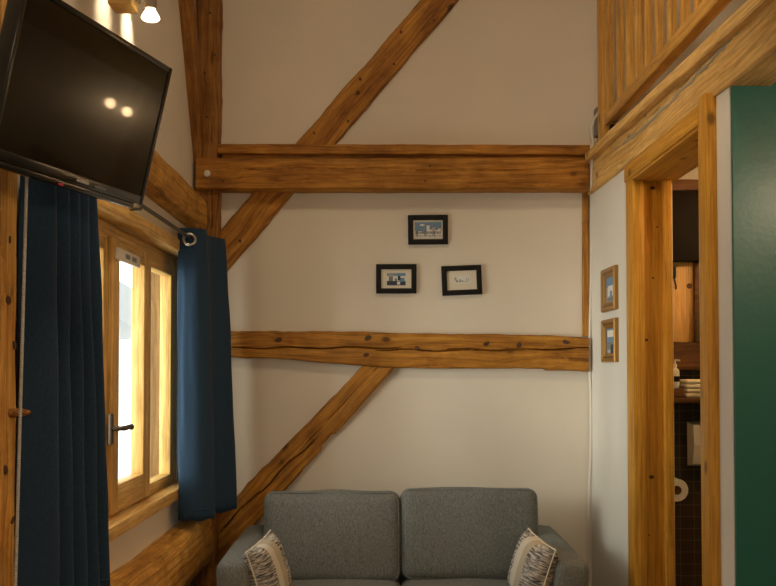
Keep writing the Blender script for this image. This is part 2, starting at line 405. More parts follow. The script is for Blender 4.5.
# horizontal beam under the loft, with the thin ledge board above it
yb = YB - 0.115
A = bk(195.5, 173.2, yb); Bp = bk(589.5, 172.8, yb)
t = timber('timber_beam', A, Bp, 0.150, 0.11, (0, 1, 0), 'oak', nv=24, seed=4, rough=0.003, rnd=0.008,
           cracks=[(0.02, 0.55, lambda s: 0.022 + 0.004 * math.sin(s * 30), 0.0025, 0.010), (0.5, 0.97, lambda s: 0.012, 0.002, 0.008)],
           knots=kn(A, Bp, [(223, 181), (430, 166), (425, 181)], 'y', yb, 0.006))
tag(t, 'upper horizontal timber beam spanning the back wall with a small white knob', 'beam')
kb = bmesh.new(); c = bk(207.5, 174, yb)
add_lathe(kb, [(0.013, 0.0), (0.017, 0.006), (0.015, 0.014), (0.008, 0.018)], 16, Matrix.Translation(c) @ Matrix.Rotation(math.radians(90), 4, 'X'))
bpy.context.view_layer.update(); kk_ = obj('knob', kb, 'white', None, 40); kk_.parent = t; kk_.matrix_parent_inverse = t.matrix_world.inverted(); kk_['label'] = 'small round white knob'
A = bk(217.5, 148.5, yb + 0.02); Bp = bk(590, 149.5, yb + 0.02)
t = timber('ledge_board', A, Bp, 0.046, 0.09, (0, 1, 0), 'oak', nv=10, seed=5, rough=0.002, rnd=0.004)
tag(t, 'thin wooden ledge board lying above the upper back wall beam', 'board')
b2 = sub('shadow_gap_board', (A.x + 0.02, yb + 0.045, bk(300, 157.5, yb + 0.045).z - 0.005), (Bp.x, YB, bk(300, 152, yb + 0.045).z), 'oak_dark', None)  # dark wood stands in for the shade in this gap
tag(b2, 'recessed strip coloured dark for the shadow between the upper beam and the ledge board', 'board')
# crossing brace, upper-left to upper-right
yd = YB - 0.03
A = (bk(253.3, 192.8, yd) + bk(294.3, 191.4, yd)) / 2; Bp = (bk(420.5, 0, yd) + bk(457.5, 0, yd)) / 2
d = (Bp - A).normalized(); A2 = A - d * 0.50; B2 = Bp + d * 0.3
kk = [(401, 32), (434, 20), (394, 64), (360, 79, 0.009), (358, 93, 0.012), (348, 121), (314, 133), (240, 241, 0.009)]
t = timber('diagonal_brace', A2, B2, 0.152, 0.03, (0, 1, 0), 'oak', nv=24, seed=8, rough=0.005, rnd=0.010, wfun=lambda s: (-0.077 + 0.009 * s, 0.079 - 0.011 * s),
           cracks=[(0.1, 0.35, lambda s: 0.01, 0.003, 0.012), (0.5, 0.8, lambda s: -0.005 + 0.02 * s, 0.002, 0.01)], knots=kn(A2, B2, kk, 'y', yd, 0.007))
tag(t, 'long slanting timber brace crossing behind the upper beam', 'brace')
# middle beam
ym = YB - 0.055
A = bk(219, 345.5, ym); Bp = bk(589, 351, ym)
def midw(s):
    top = 0.074 + 0.006 * math.exp(-((s - 0.38) / 0.04) ** 2) - 0.010 * max(0, s - 0.9) / 0.1
    bot = -0.052 - 0.040 * min(1, s / 0.45) + 0.004 * math.sin(s * 9) - (0.010 if s > 0.88 else 0)
    return bot, top
def midc(s): return -0.012 + 0.030 * s - 0.022 * max(0, s - 0.42) + 0.004 * math.sin(s * 40)
kk = [(279, 340, 0.016), (368, 338, 0.017), (366, 355, 0.014), (417, 348, 0.012), (486, 344, 0.014), (519, 345, 0.014), (566, 342, 0.015)]
t = timber('timber_beam', A, Bp, 0.165, 0.06, (0, 1, 0), 'oak', nv=56, seed=11, rough=0.006, rnd=0.012, wfun=midw,
           cracks=[(0.0, 0.50, midc, 0.0055, 0.03), (0.42, 0.70, lambda s: midc(s) - 0.010, 0.004, 0.025), (0.62, 1.0, lambda s: midc(s) - 0.004 + 0.06 * max(0, s - 0.8), 0.006, 0.03)],
           knots=kn(A, Bp, kk, 'y', ym))
tag(t, 'cracked knotty horizontal timber beam across the middle of the back wall', 'beam')
# lower brace
yl = YB - 0.04
A = (bk(237, 492.6, yl) + bk(250, 540, yl)) / 2; Bp = (bk(364.5, 365, yl) + bk(392.6, 367, yl)) / 2
A = bk(208, 548, yl); Bp = bk(379, 365, yl)
t = timber('diagonal_brace', A - (Bp - A).normalized() * 0.10, Bp + (Bp - A).normalized() * 0.05, 0.155, 0.04, (0, 1, 0), 'oak', nv=48, seed=15, rough=0.008, rnd=0.014,
           wfun=lambda s: (-0.098 + 0.035 * s + (0.012 if 0.60 < s < 0.68 else 0), 0.078 - 0.024 * s),
           cracks=[(0.12, 0.62, lambda s: 0.026 - 0.07 * s + 0.006 * math.sin(s * 30), 0.005, 0.03), (0.5, 0.95, lambda s: -0.002, 0.0022, 0.012)], knots=())
tag(t, 'cracked slanting timber brace rising from the corner to the middle beam', 'brace')
# thin upright at the right end
A = bk(586, 336, YB - 0.02); Bp = bk(586, 190, YB - 0.02)
t = timber('timber_post', A, Bp, 0.030, 0.03, (0, 1, 0), 'oak', nv=8, seed=18, rough=0.001, rnd=0.004)
tag(t, 'thin upright timber strip in the right corner between the two back wall beams', 'post')

# ------------------------------------------------------------------ timber frame: left wall
# slanting wall brace beside the post
xb = XL + 0.045
A = P(204.5, 150, 'x', xb); Bp = P(192.5, -10, 'x', xb + 0.01)
d = (Bp - A).normalized()
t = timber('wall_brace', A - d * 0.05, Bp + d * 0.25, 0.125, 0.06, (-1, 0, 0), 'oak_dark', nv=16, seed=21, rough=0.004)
tag(t, 'steep timber brace on the left wall leaning against the corner post', 'brace')
def log(name, y0, z0, y1, z1, xc, ry, rz, m, seed, label, ins=0.0):
    bm = bmesh.new(); rings = []; n = 28; nu = 90
    for i in range(nu + 1):
        s = i / nu; y = y0 + (y1 - y0) * s; z = z0 + (z1 - z0) * s; ring = []
        for k in range(n):
            a = 2 * math.pi * k / n; ca, sa = math.cos(a), math.sin(a)
            e = 0.62
            px = math.copysign(abs(ca) ** e, ca); pz = math.copysign(abs(sa) ** e, sa)
            q = 1 + 0.05 * noise.noise((px * 1.3 + seed, y * 3, pz * 1.3)) + 0.025 * noise.noise((px * 3, y * 9, pz * 3 + seed))
            ring.append(bm.verts.new((y - y0, -px * ry * q, pz * rz * q + (z - z0))))
        rings.append(ring)
    for R, S in zip(rings, rings[1:]):
        for k in range(n): bm.faces.new((R[k], R[(k + 1) % n], S[(k + 1) % n], S[k]))
    bm.faces.new(rings[0]); bm.faces.new(rings[-1])
    o = obj(name, bm, m, None, 50, frame_matrix(Vector((xc, y0, z0)), Vector((0, 1, 0)), Vector((-1, 0, 0)), Vector((0, 0, 1))))
    return tag(o, label, 'beam')
log('wall_log', 2.14, 2.18, YB - 0.08, 2.14, XL + 0.01, 0.06, 0.085, 'log', 3, 'rounded hewn log over the window at the top of the left wall')
log('wall_log', 2.14, 0.585, YB - 0.08, 0.585, XL + 0.03, 0.075, 0.125, 'log', 6, 'thick rounded hewn log under the window sill')
# near post at the left edge
pA = Vector((XL + 0.065, 1.99, 0.02)); pB = Vector((XL + 0.065, 1.99, 3.6))
t = timber('timber_post', pA, pB, 0.24, 0.06, (-1, 0, 0), 'log', nv=30, seed=25, rough=0.006, cracks=[(0.0, 0.5, lambda s: -0.03, 0.003, 0.02), (0.35, 0.62, lambda s: 0.06 + 0.02 * math.sin(s * 25), 0.004, 0.02)], knots=kn(pA, pB, [(7, 300, 0.014), (14, 345, 0.009), (5, 470, 0.012), (12, 520, 0.010), (9, 240, 0.008)], 'x', XL + 0.065))
tag(t, 'rough timber post with a wooden peg at the left edge of the picture', 'post')
pg = P(8, 413, 'x', XL + 0.06)
bm = bmesh.new(); add_lathe(bm, [(0.013, -0.03), (0.012, 0.0), (0.009, 0.035), (0.004, 0.05)], 14, Matrix.Translation(pg) @ Vector((0.75, 0.66, 0)).to_track_quat('Z', 'Y').to_matrix().to_4x4())
k = obj('peg', bm, 'oak_dark', None, 50)
k.parent = t; k.matrix_parent_inverse = t.matrix_world.inverted()

# ------------------------------------------------------------------ timber frame: right side
# loft beam over the door
xf = XR - 0.015
A = P(592, 172.5, 'x', xf); A.y = YB - 0.02; Bp = Vector((xf, -1.5, 0))
zb_far, zb_near = P(594, 190, 'x', xf).z, P(730, 82, 'x', xf).z
ztf, ztn = P(594, 160, 'x', xf).z, P(700, 57, 'x', xf).z
yfar, ynear = P(594, 190, 'x', xf).y, P(730, 82, 'x', xf).y
def lin(y, z0, z1, y0, y1): return z0 + (z1 - z0) * (y - y0) / (y1 - y0)
y2 = 1.2
zc0 = (zb_far + ztf) / 2; zc1 = (lin(y2, zb_far, zb_near, yfar, ynear) + 2.415) / 2
A = Vector((xf, YB - 0.02, zc0)); Bp = Vector((xf, y2, zc1)); LB = (Bp - A).length
h0 = ztf - zb_far; h1 = 2.415 - lin(y2, zb_far, zb_near, yfar, ynear)
kk = kn(A, Bp, [(655, 145, 0.012)], 'x', xf)
t = timber('loft_beam', A, Bp, 0.16, 0.13, (1, 0, 0), 'pine', nv=36, seed=31, rough=0.004, rnd=0.006, wfun=lambda s: (-(h0 + (h1 - h0) * s) / 2, (h0 + (h1 - h0) * s) / 2),
           cracks=[(0.0, 0.5, lambda s: 0.02 + 0.02 * s, 0.002, 0.01)], knots=kk)
tag(t, 'broad pale pine beam over the doorway carrying the loft', 'beam')
x = (Bp - A).normalized(); inw = Vector((1, 0, 0)); zz = x.cross(inw)
bm = bmesh.new(); rows = []
pts = [(611, 152.5), (640, 130), (665, 107), (690, 81), (711, 60), (735, 32), (760, 3), (782, -22)]
NS = 160
for i in range(NS + 1):
    s = i / NS * (len(pts) - 1); k = min(int(s), len(pts) - 2); f = s - k
    px = pts[k][0] * (1 - f) + pts[k + 1][0] * f; py = pts[k][1] * (1 - f) + pts[k + 1][1] * f
    c = P(px, py, 'x', xf - 0.004); hw = max(0.001, 0.008 * min(1, i / 12) * (1 + 1.3 * noise.noise((i * 0.21, 0, 0)))); c.z += 0.007 * noise.noise((i * 0.11, 7, 0))
    rows.append([bm.verts.new(c + Vector((0.006, 0, -hw))), bm.verts.new(c + Vector((0, 0, -hw * 0.6))), bm.verts.new(c + Vector((0, 0, hw * 0.6))), bm.verts.new(c + Vector((0.006, 0, hw)))])
for R, S in zip(rows, rows[1:]):
    for k in range(3): bm.faces.new((R[k], R[k + 1], S[k + 1], S[k]))
ms = obj('mortar_seam', bm, 'mortar'); ms.parent = t; ms.matrix_parent_inverse = t.matrix_world.inverted(); ms['label'] = 'grey mortar filling a long split in the beam'
# edge board on top of the beam
xt = xf - 0.03
A = P(593, 149, 'x', xt); A.y = YB - 0.11; zn = (P(685, 60, 'x', xt).z - 0.02, P(685, 60, 'x', xt).y)
Bp = Vector((xt, y2, lin(y2, A.z, zn[0], A.y, zn[1]) + 0.01))
t = timber('loft_edge_board', A, Bp, 0.042, 0.10, (1, 0, 0), 'pine', nv=10, seed=34, rough=0.002, rnd=0.004)
tag(t, 'long pale board along the loft edge on top of the pine beam', 'board')
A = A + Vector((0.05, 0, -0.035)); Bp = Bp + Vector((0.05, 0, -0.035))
t = timber('loft_shadow_gap_board', A, Bp, 0.05, 0.06, (1, 0, 0), 'oak_dark', nv=8, seed=36, rough=0.002, rnd=0.004)  # shadow gap below the edge board, put in as a dark strip
tag(t, 'recessed strip coloured dark for the shadow under the loft edge board', 'board')
# loft railing
xr = 1.03
rl = empty('loft_railing', (xr, 3.0, 2.5))
tag(rl, 'pine loft railing with upright balusters at the top right', 'railing')
def under(o, root): o.parent = root; o.matrix_parent_inverse = root.matrix_world.inverted(); return o
bpy.context.view_layer.update()
ZR0, ZR1 = 2.525, 2.595
def board(name, a, b, w, d, into, m, root, seed=0, nv=8):
    o = timber(name, a, b, w, d, into, m, nv=nv, seed=seed, rough=0.001, rnd=0.004)
    bpy.context.view_layer.update(); return under(o, root)
bpy.context.view_layer.update()
board('bottom_rail', (xr, 4.22, 2.578), (xr, 1.4, 2.568), 0.056, 0.045, (1, 0, 0), 'rail', rl, 41)
board('top_rail', (xr, 4.34, 3.44), (xr, 1.4, 3.44), 0.07, 0.05, (1, 0, 0), 'rail', rl, 42)
board('newel_post', (xr - 0.01, 4.275, 2.46), (xr - 0.01, 4.275, 3.5), 0.07, 0.06, (1, 0, 0), 'rail', rl, 43)
offs = [222, 232, 241, 250, 260, 271, 283.5, 297, 311, 327, 345, 366, 390]
for i, of in enumerate(offs):
    y = F * (xr + 0.0) / of
    board('baluster', (xr + 0.004, y, ZR1 - 0.01), (xr + 0.004, y, 3.41), 0.034, 0.028, (1, 0, 0), 'rail', rl, 50 + i * 3)
# bracket and cable
cx = P(598, 122, 'y', YB - 0.05)
jb = empty('junction_box', cx); bpy.context.view_layer.update()
tag(jb, 'small grey junction box with dark plugs at the foot of the loft railing', 'box')
under(sub('housing', cx + Vector((-0.012, -0.02, -0.07)), cx + Vector((0.012, 0.04, 0.07)), 'grey', None, 0.004), jb)
for dz, dy in ((-0.02, -0.10), (0.01, -0.06)):
    under(sub('plug', (1.045, 4.22 + dy, 2.49 + dz), (1.085, 4.26 + dy, 2.53 + dz), 'black', None, 0.005), jb)
bm = bmesh.new()
pp = [(599, 112), (594, 119), (591.5, 128), (592, 138), (594, 143)]
q = [P(a, b, 'y', YB - 0.07) for a, b in pp]
q += [P(592.3, 146, 'y', 4.22), P(592.3, 152, 'y', 4.22), P(592, 160, 'y', 4.25), P(591.5, 185, 'y', 4.27)]
for py in range(196, 700, 14):
    pxx = 591.2 - 0.006 * (py - 196) + 0.5 * math.sin(py / 31.0) + (0.8 if 380 < py < 470 else 0)
    q.append(P(pxx, py, 'y', YB - 0.022))
q2 = []
for i in range(len(q) - 1):
    for k in range(3): q2.append(q[i].lerp(q[i + 1], k / 3))
q2 = [v for v in q2 if v.z > 0.02]
add_tube(bm, q2, 0.0068, 8)
tag(obj('cable', bm, 'white', None, 60), 'white cable hanging down the right corner of the back wall', 'cable')

# ------------------------------------------------------------------ window
win = empty('window_1', (XL, 3.37, WZ0)); tag(win, kind='structure'); bpy.context.view_layer.update()
def wsub(name, lo, hi, m, bev=0.003, parent=None):
    c = [(a + b) / 2 for a, b in zip(lo, hi)]; s = [abs(b - a) for a, b in zip(lo, hi)]
    k = s.index(max(s)); X = [Vector((1, 0, 0)), Vector((0, 1, 0)), Vector((0, 0, 1))]
    ax = (X[k], X[(k + 1) % 3], X[(k + 2) % 3]); e = (s[k], s[(k + 1) % 3], s[(k + 2) % 3])
    o = obj(name, box([-v / 2 for v in e], [v / 2 for v in e], bev), m, None, 30, frame_matrix(Vector(c), *ax))
    bpy.context.view_layer.update(); return under(o, parent or win)
XW = XL - 0.03          # room face of the window frame
# outer frame
fr0, fr1 = WY0, WY1
ffr = wsub('frame', (XW - 0.06, fr1 - 0.07, WZ0), (XW, fr1, WZ1), 'pine_win')
wsub('frame', (XW - 0.06, fr0, WZ0), (XW, fr0 + 0.07, WZ1), 'pine_win')
wsub('frame', (XW - 0.06, fr0 + 0.07, WZ1 - 0.075), (XW, fr1 - 0.07, WZ1), 'pine_win')
wsub('frame', (XW - 0.06, fr0 + 0.07, WZ0), (XW, fr1 - 0.07, WZ0 + 0.03), 'pine_win')
def sash(name, y0, y1, z0, z1, sl, sr, st, sb, x, dep=0.05):
    e = empty(name, (x, (y0 + y1) / 2, z0)); bpy.context.view_layer.update()
    s = bmesh.new()
    st1 = wsub('stile', (x - dep, y0, z0), (x, y0 + sl, z1), 'pine_win', 0.004, e)
    wsub('stile', (x - dep, y1 - sr, z0), (x, y1, z1), 'pine_win', 0.004, e)
    wsub('rail', (x - dep, y0 + sl, z1 - st), (x, y1 - sr, z1), 'pine_win', 0.004, e)
    wsub('rail', (x - dep, y0 + sl, z0), (x, y1 - sr, z0 + sb), 'pine_win', 0.004, e)
    p = sub('pane', (x - dep * 0.55, y0 + sl - 0.005, z0 + sb - 0.005), (x - dep * 0.55 - 0.004, y1 - sr + 0.005, z1 - st + 0.005), 'glass', None); bpy.context.view_layer.update()
    under(p, e)
    e.parent = win; e.matrix_parent_inverse = win.matrix_world.inverted()
    return e
zz0, zz1 = WZ0 + 0.03, WZ1 - 0.075
sash('sash', 2.70, 3.085, zz0, zz1, 0.06, 0.05, 0.045, 0.06, XW + 0.006)
cs = sash('sash', 3.09, 3.59, zz0 - 0.005, zz1 + 0.005, 0.075, 0.10, 0.055, 0.095, XW + 0.022)
sash('sash', 3.60, 4.06, zz0, zz1, 0.025, 0.06, 0.035, 0.03, XW + 0.004)
# vent and handle on the middle sash
bpy.context.view_layer.update()
va = P(117, 252.5, 'x', XW + 0.03); vb = P(139, 263, 'x', XW + 0.03); vz = (va.z + vb.z) / 2
v = sub('vent_cover', (XW + 0.02, va.y, vz - 0.022), (XW + 0.036, vb.y, vz + 0.022), 'white', None, 0.006); under(v, win)
for f in (0.3, 0.6):
    yv = va.y + (vb.y - va.y) * f
    under(sub('vent_slot', (XW + 0.034, yv, vz - 0.008), (XW + 0.0372, yv + 0.055, vz + 0.008), 'grey', None, 0.001), win)
hp = P(110.5, 428.5, 'x', XW + 0.024)
hb = bmesh.new(); add_box(hb, hp + Vector((-0.004, -0.014, -0.055)), hp + Vector((0.008, 0.014, 0.05)), 0.003)
h1 = obj('handle', hb, 'brass', None, 40); under(h1, win)
hb = bmesh.new(); add_tube(hb, [hp + Vector((0, 0, 0)), hp + Vector((0.035, 0, 0)), hp + Vector((0.045, 0.012, 0)), hp + Vector((0.048, 0.05, 0.002)), hp + Vector((0.046, 0.085, 0))], [0.009, 0.008, 0.009, 0.0085, 0.011], 12)
bpy.context.view_layer.update(); under(obj('lever', hb, 'brass', None, 50), h1)
# sill board and head board, outer reveal
sl = wsub('sill_board', (XW, 2.55, WZ0 - 0.035), (XL + 0.04, 4.16, WZ0 + 0.012), 'pine', 0.004)
wsub('head_board', (XW, 2.55, WZ1 - 0.02), (XL + 0.045, 4.16, WZ1 + 0.03), 'pine', 0.004)
wsub('outer_reveal', (XO, WY1 - 0.03, WZ0), (XW - 0.06, WY1, WZ1), 'reveal', 0.002)
# neighbouring house outside
hs = empty('neighbour_house', (-7.0, 14, -3)); bpy.context.view_layer.update()
tag(hs, 'pale house with a grey roof seen through the window', 'house')
under(sub('house_wall', (-15.0, 16.5, -3), (-5.0, 16.9, 2.3), 'house', None), hs)
bm = bmesh.new(); v = [bm.verts.new(q) for q in ((-12.4, 16.0, 2.2), (-4.6, 16.0, 2.2), (-4.6, 24.5, 2.2), (-12.4, 24.5, 2.2), (-8.6, 16.0, 4.6), (-8.6, 24.5, 4.6))]
for f in ((0, 1, 4), (1, 2, 5, 4), (2, 3, 5), (3, 0, 4, 5), (0, 3, 2, 1)): bm.faces.new([v[i] for i in f])
under(obj('roof', bm, 'roof'), hs)
for xx in (-5.65, -7.6): under(sub('house_window', (xx - 0.35, 16.42, 0.4), (xx + 0.25, 16.52, 1.7), 'lightgrey', None), hs)

# curtain rod
xrd = XL + 0.085; zrd = 1.965
rd = empty('curtain_rod', (xrd, 3.2, zrd)); bpy.context.view_layer.update()
tag(rd, 'thin metal curtain rod above the window', 'rod')
bm = bmesh.new(); add_tube(bm, [(xrd, 2.10, zrd), (xrd, 4.22, zrd)], 0.008, 12); under(obj('rod', bm, 'brass', None, 50), rd)
for yy in (2.118, 3.10, 4.24):
    bm = bmesh.new(); add_tube(bm, [(XL - 0.005, yy, zrd - 0.012), (xrd, yy, zrd - 0.012)], 0.006, 8); add_box(bm, (XL - 0.002, yy - 0.015, zrd - 0.05), (XL + 0.006, yy + 0.015, zrd + 0.015))
    under(obj('bracket', bm, 'brass', None, 40), rd)

def curtain(name, top, bot, z1, z0, label, rings, nz=40):
    def smooth(pts, n=14):
        out = []
        for i in range(len(pts) - 1):
            p0 = Vector(pts[max(i - 1, 0)]); p1 = Vector(pts[i]); p2 = Vector(pts[i + 1]); p3 = Vector(pts[min(i + 2, len(pts) - 1)])
            for k in range(n):
                t = k / n
                out.append(0.5 * ((2 * p1) + (p2 - p0) * t + (2 * p0 - 5 * p1 + 4 * p2 - p3) * t * t + (3 * p1 - p0 - 3 * p2 + p3) * t ** 3))
        out.append(Vector(pts[-1])); return out
    T = smooth(top); Bt = smooth(bot); bm = bmesh.new(); rows = []
    for j in range(nz + 1):
        s = j / nz; z = z1 + (z0 - z1) * s; row = []; e = s ** 0.8
        for i, (a, b) in enumerate(zip(T, Bt)):
            p = a.lerp(b, e)
            w = 0.006 * noise.noise((i * 0.11, s * 5, len(T)))
            row.append(bm.verts.new((p.x + w, p.y + w * 0.5, z + (0.004 * math.sin(i * 0.4) if j == nz else 0))))
        rows.append(row)
    for R, S in zip(rows, rows[1:]):
        for k in range(len(R) - 1): bm.faces.new((R[k], R[k + 1], S[k + 1], S[k]))
    # hem stitch ridge
    root = empty(name, (T[0].x, T[0].y, z0)); bpy.context.view_layer.update(); tag(root, label, 'curtain')
    me = bpy.data.meshes.new('panel'); bm.to_mesh(me); bm.free()
    o = link('panel', me, 'navy', None, 80)
    so = o.modifiers.new('solid', 'SOLIDIFY'); so.thickness = 0.004; so.offset = 0
    under(o, root)
    hm = bmesh.new(); jr = rows
    pts = [a.lerp(b, 0.96) for a, b in zip(T, Bt)]
    add_tube(hm, [Vector((p.x + 0.001, p.y - 0.001, z0 + 0.045)) for p in pts], 0.0032, 6)
    under(obj('hem', hm, 'navy', None, 60), root)
    for c, ax in rings:
        rg = bmesh.new(); ax = Vector(ax).normalized(); u = ax.orthogonal().normalized(); w = ax.cross(u)
        add_tube(rg, [Vector(c) + (u * math.cos(2 * math.pi * k / 24) + w * math.sin(2 * math.pi * k / 24)) * 0.024 for k in range(24)], 0.0065, 8, closed=True)
        under(obj('eyelet', rg, 'chrome', None, 60), root)
    return root
top = [(-0.895, 3.85), (-0.855, 3.848), (-0.81, 3.865), (-0.785, 3.92), (-0.81, 4.0), (-0.80, 4.09), (-0.755, 4.19), (-0.79, 4.24)]
bot = [(-0.888, 3.86), (-0.855, 3.856), (-0.795, 3.872), (-0.748, 3.925), (-0.765, 3.99), (-0.77, 4.07), (-0.69, 4.18), (-0.74, 4.25)]
curtain('curtain', top, bot, 2.005, 0.752, 'navy blue curtain bunched at the far side of the window', [((-0.842, 3.842, 1.955), (0.25, -1, 0.1))])
def folds(y0, y1, n, xc, amp, grow=1):
    o = []
    for i in range(2 * n + 1):
        s = i / (2 * n); o.append((xc + (amp if i % 2 else -amp) * (1.1 if i == 1 else 1), y0 + (y1 - y0) * s ** grow))
    return o
curtain('curtain', folds(2.135, 2.53, 5, XL + 0.085, 0.030, 0.9), folds(2.135, 2.66, 5, XL + 0.095, 0.038, 0.9), 2.01, 0.75, 'dark navy curtain at the near side of the window below the television', [((XL + 0.085, 2.16 + 0.1 * k, 1.965), (0.3, 1, 0)) for k in range(4)])
# blind chain
bm = bmesh.new()
cA = P(27, 168, 'x', XL + 0.135); cB = P(14, 640, 'x', XL + 0.150)
for i in range(190):
    p = cA.lerp(cB, i / 189)
    bmesh.ops.create_icosphere(bm, subdivisions=1, radius=0.0042, matrix=Matrix.Translation(p))
add_tube(bm, [cA, cB], 0.0012, 6)
tag(obj('blind_chain', bm, 'bead', None, 60), 'long thin bead chain hanging beside the near curtain', 'chain')

# ------------------------------------------------------------------ television
br = Vector((-0.628, 2.3117, 1.8204)); h = Vector((0.28557, 0.95836, 0)).normalized(); u = Vector((0.22968, -0.06844, 0.97086)).normalized()
n = h.cross(u).normalized(); TW, THh = 0.56, 0.3587
tvm = frame_matrix(br - h * TW / 2, h, -n, u)         # local: x along, y into the wall, z up, origin bottom centre of the front
tv = empty('television', matrix=tvm); tag(tv, 'black flat screen television tilted on the left wall', 'television')
def tsub(name, lo, hi, m, bev=0.002, par=None): return obj(name, box(lo, hi, bev), m, par or tv, 40)
bz = 0.014
bm = bmesh.new(); add_box(bm, (-TW / 2, 0, 0), (-TW / 2 + bz, 0.035, THh), 0.003); add_box(bm, (TW / 2 - bz, 0, 0), (TW / 2, 0.035, THh), 0.003)
add_box(bm, (-TW / 2 + bz, 0, THh - bz), (TW / 2 - bz, 0.035, THh), 0.003); add_box(bm, (-TW / 2 + bz, 0, 0), (TW / 2 - bz, 0.035, 0.024), 0.003)
bezel = obj('bezel', bm, 'black_gloss', tv, 40)
tsub('screen', (-TW / 2 + bz - 0.002, 0.003, 0.022), (TW / 2 - bz + 0.002, 0.012, THh - bz + 0.002), 'screen', 0)
tsub('back_panel', (-TW / 2 + 0.004, 0.012, 0.004), (TW / 2 - 0.004, 0.045, THh - 0.004), 'black_gloss', 0.01)
tsub('speaker_bar', (-TW / 2 + 0.03, 0.004, -0.014), (TW / 2 - 0.03, 0.035, 0.002), 'black_gloss', 0.004)
r = tsub('indicator', (-0.055, 0.002, -0.012), (-0.038, 0.005, -0.006), 'red', 0.001, bezel); r['label'] = 'small red mark under the screen'
r = tsub('badge', (0.0, -0.0008, 0.008), (0.045, 0.001, 0.014), 'lightgrey', 0.0003, bezel)
r = tsub('badge', (0.07, -0.0008, 0.008), (0.115, 0.001, 0.0125), 'grey', 0.0003, bezel)
bpy.context.view_layer.update()
q0 = tv.matrix_world @ Vector((-0.1, 0.045, 0.2))
bm = bmesh.new(); add_box(bm, (-0.16, 0.043, 0.12), (-0.04, 0.055, 0.26), 0.002); obj('mount_plate', bm, 'black', tv, 30)
bm = bmesh.new(); w1 = Vector((XL - 0.002, q0.y, q0.z)); inv = tv.matrix_world.inverted()
add_tube(bm, [inv @ (w1 + Vector((0, 0.02, 0))), Vector((-0.1, 0.052, 0.19))], 0.014, 10)
obj('wall_arm', bm, 'black', tv, 40)

# ------------------------------------------------------------------ spot lights near the ceiling
sp = empty('spot_light', (-0.66, 2.62, 2.4)); tag(sp, 'lit chrome ceiling spotlight hanging above the television', 'lamp'); bpy.context.view_layer.update()
c = P(150.5, 18, 'y', 2.62)
bm = bmesh.new(); add_lathe(bm, [(0.012, -0.007), (0.024, -0.005), (0.0275, 0.0), (0.026, 0.004), (0.017, 0.020), (0.014, 0.026)], 24, Matrix.Translation(c)); under(obj('bulb', bm, 'bulb', None, 40), sp)
bm = bmesh.new(); add_lathe(bm, [(0.014, 0.024), (0.0185, 0.026), (0.0185, 0.12), (0.012, 0.125)], 24, Matrix.Translation(c)); under(obj('lamp_holder', bm, 'chrome', None, 40), sp)
bm = bmesh.new(); add_tube(bm, [c + Vector((0, 0, 0.12)), c + Vector((0, 0, 0.30))], 0.005, 10); add_tube(bm, [c + Vector((-0.028, -0.02, 0.035)), c + Vector((-0.028, -0.02, 0.16)), c + Vector((0, 0, 0.2))], 0.004, 8)
add_tube(bm, [Vector((-0.74, 2.60, 2.475)), c + Vector((-0.02, 0, 0.075))], 0.009, 10)
under(obj('stem', bm, 'chrome', None, 40), sp)
spot('spot_light_down', c + Vector((0, 0, -0.02)), c + Vector((0, 0, -1)), 9, WARM, 120)
bm = bmesh.new(); add_box(bm, (-0.805, 2.57, 2.455), (-0.735, 2.65, 3.0), 0.004); under(obj('lamp_board', bm, 'pine', None, 30), sp)
for (px, py), e in (((103, 4), 16), ((127, 30), 16)):
    tgt = P(px, py, 'x', XL)
    hd = Vector((-0.78, tgt.y - 0.02, 2.80))
    bm = bmesh.new(); mm = Matrix.Translation(hd) @ (hd - tgt).to_track_quat('Z', 'Y').to_matrix().to_4x4()
    add_lathe(bm, [(0.026, -0.006), (0.0265, 0.0), (0.017, 0.02)], 20, mm); under(obj('bulb', bm, 'bulb', None, 40), sp)
    bm = bmesh.new(); add_lathe(bm, [(0.018, 0.02), (0.0185, 0.09)], 20, mm); under(obj('lamp_holder', bm, 'chrome', None, 40), sp)
    dd = (tgt - hd).normalized(); spot('spot_light_wall', hd + dd * 0.012, tgt, e, WARM, 46, 1.0)

hd = Vector((-0.72, 2.42, 2.84)); tgt = Vector((1.0, 3.3, 2.55))
bm = bmesh.new(); mm = Matrix.Translation(hd) @ (hd - tgt).to_track_quat('Z', 'Y').to_matrix().to_4x4()
add_lathe(bm, [(0.026, -0.006), (0.0265, 0.0), (0.017, 0.02)], 20, mm); under(obj('bulb', bm, 'bulb', None, 40), sp)
bm = bmesh.new(); add_lathe(bm, [(0.018, 0.02), (0.0185, 0.09)], 20, mm); under(obj('lamp_holder', bm, 'chrome', None, 40), sp)
spot('spot_light_loft', hd + (tgt - hd).normalized() * 0.012, tgt, 60, WARM, 75, 1.0)

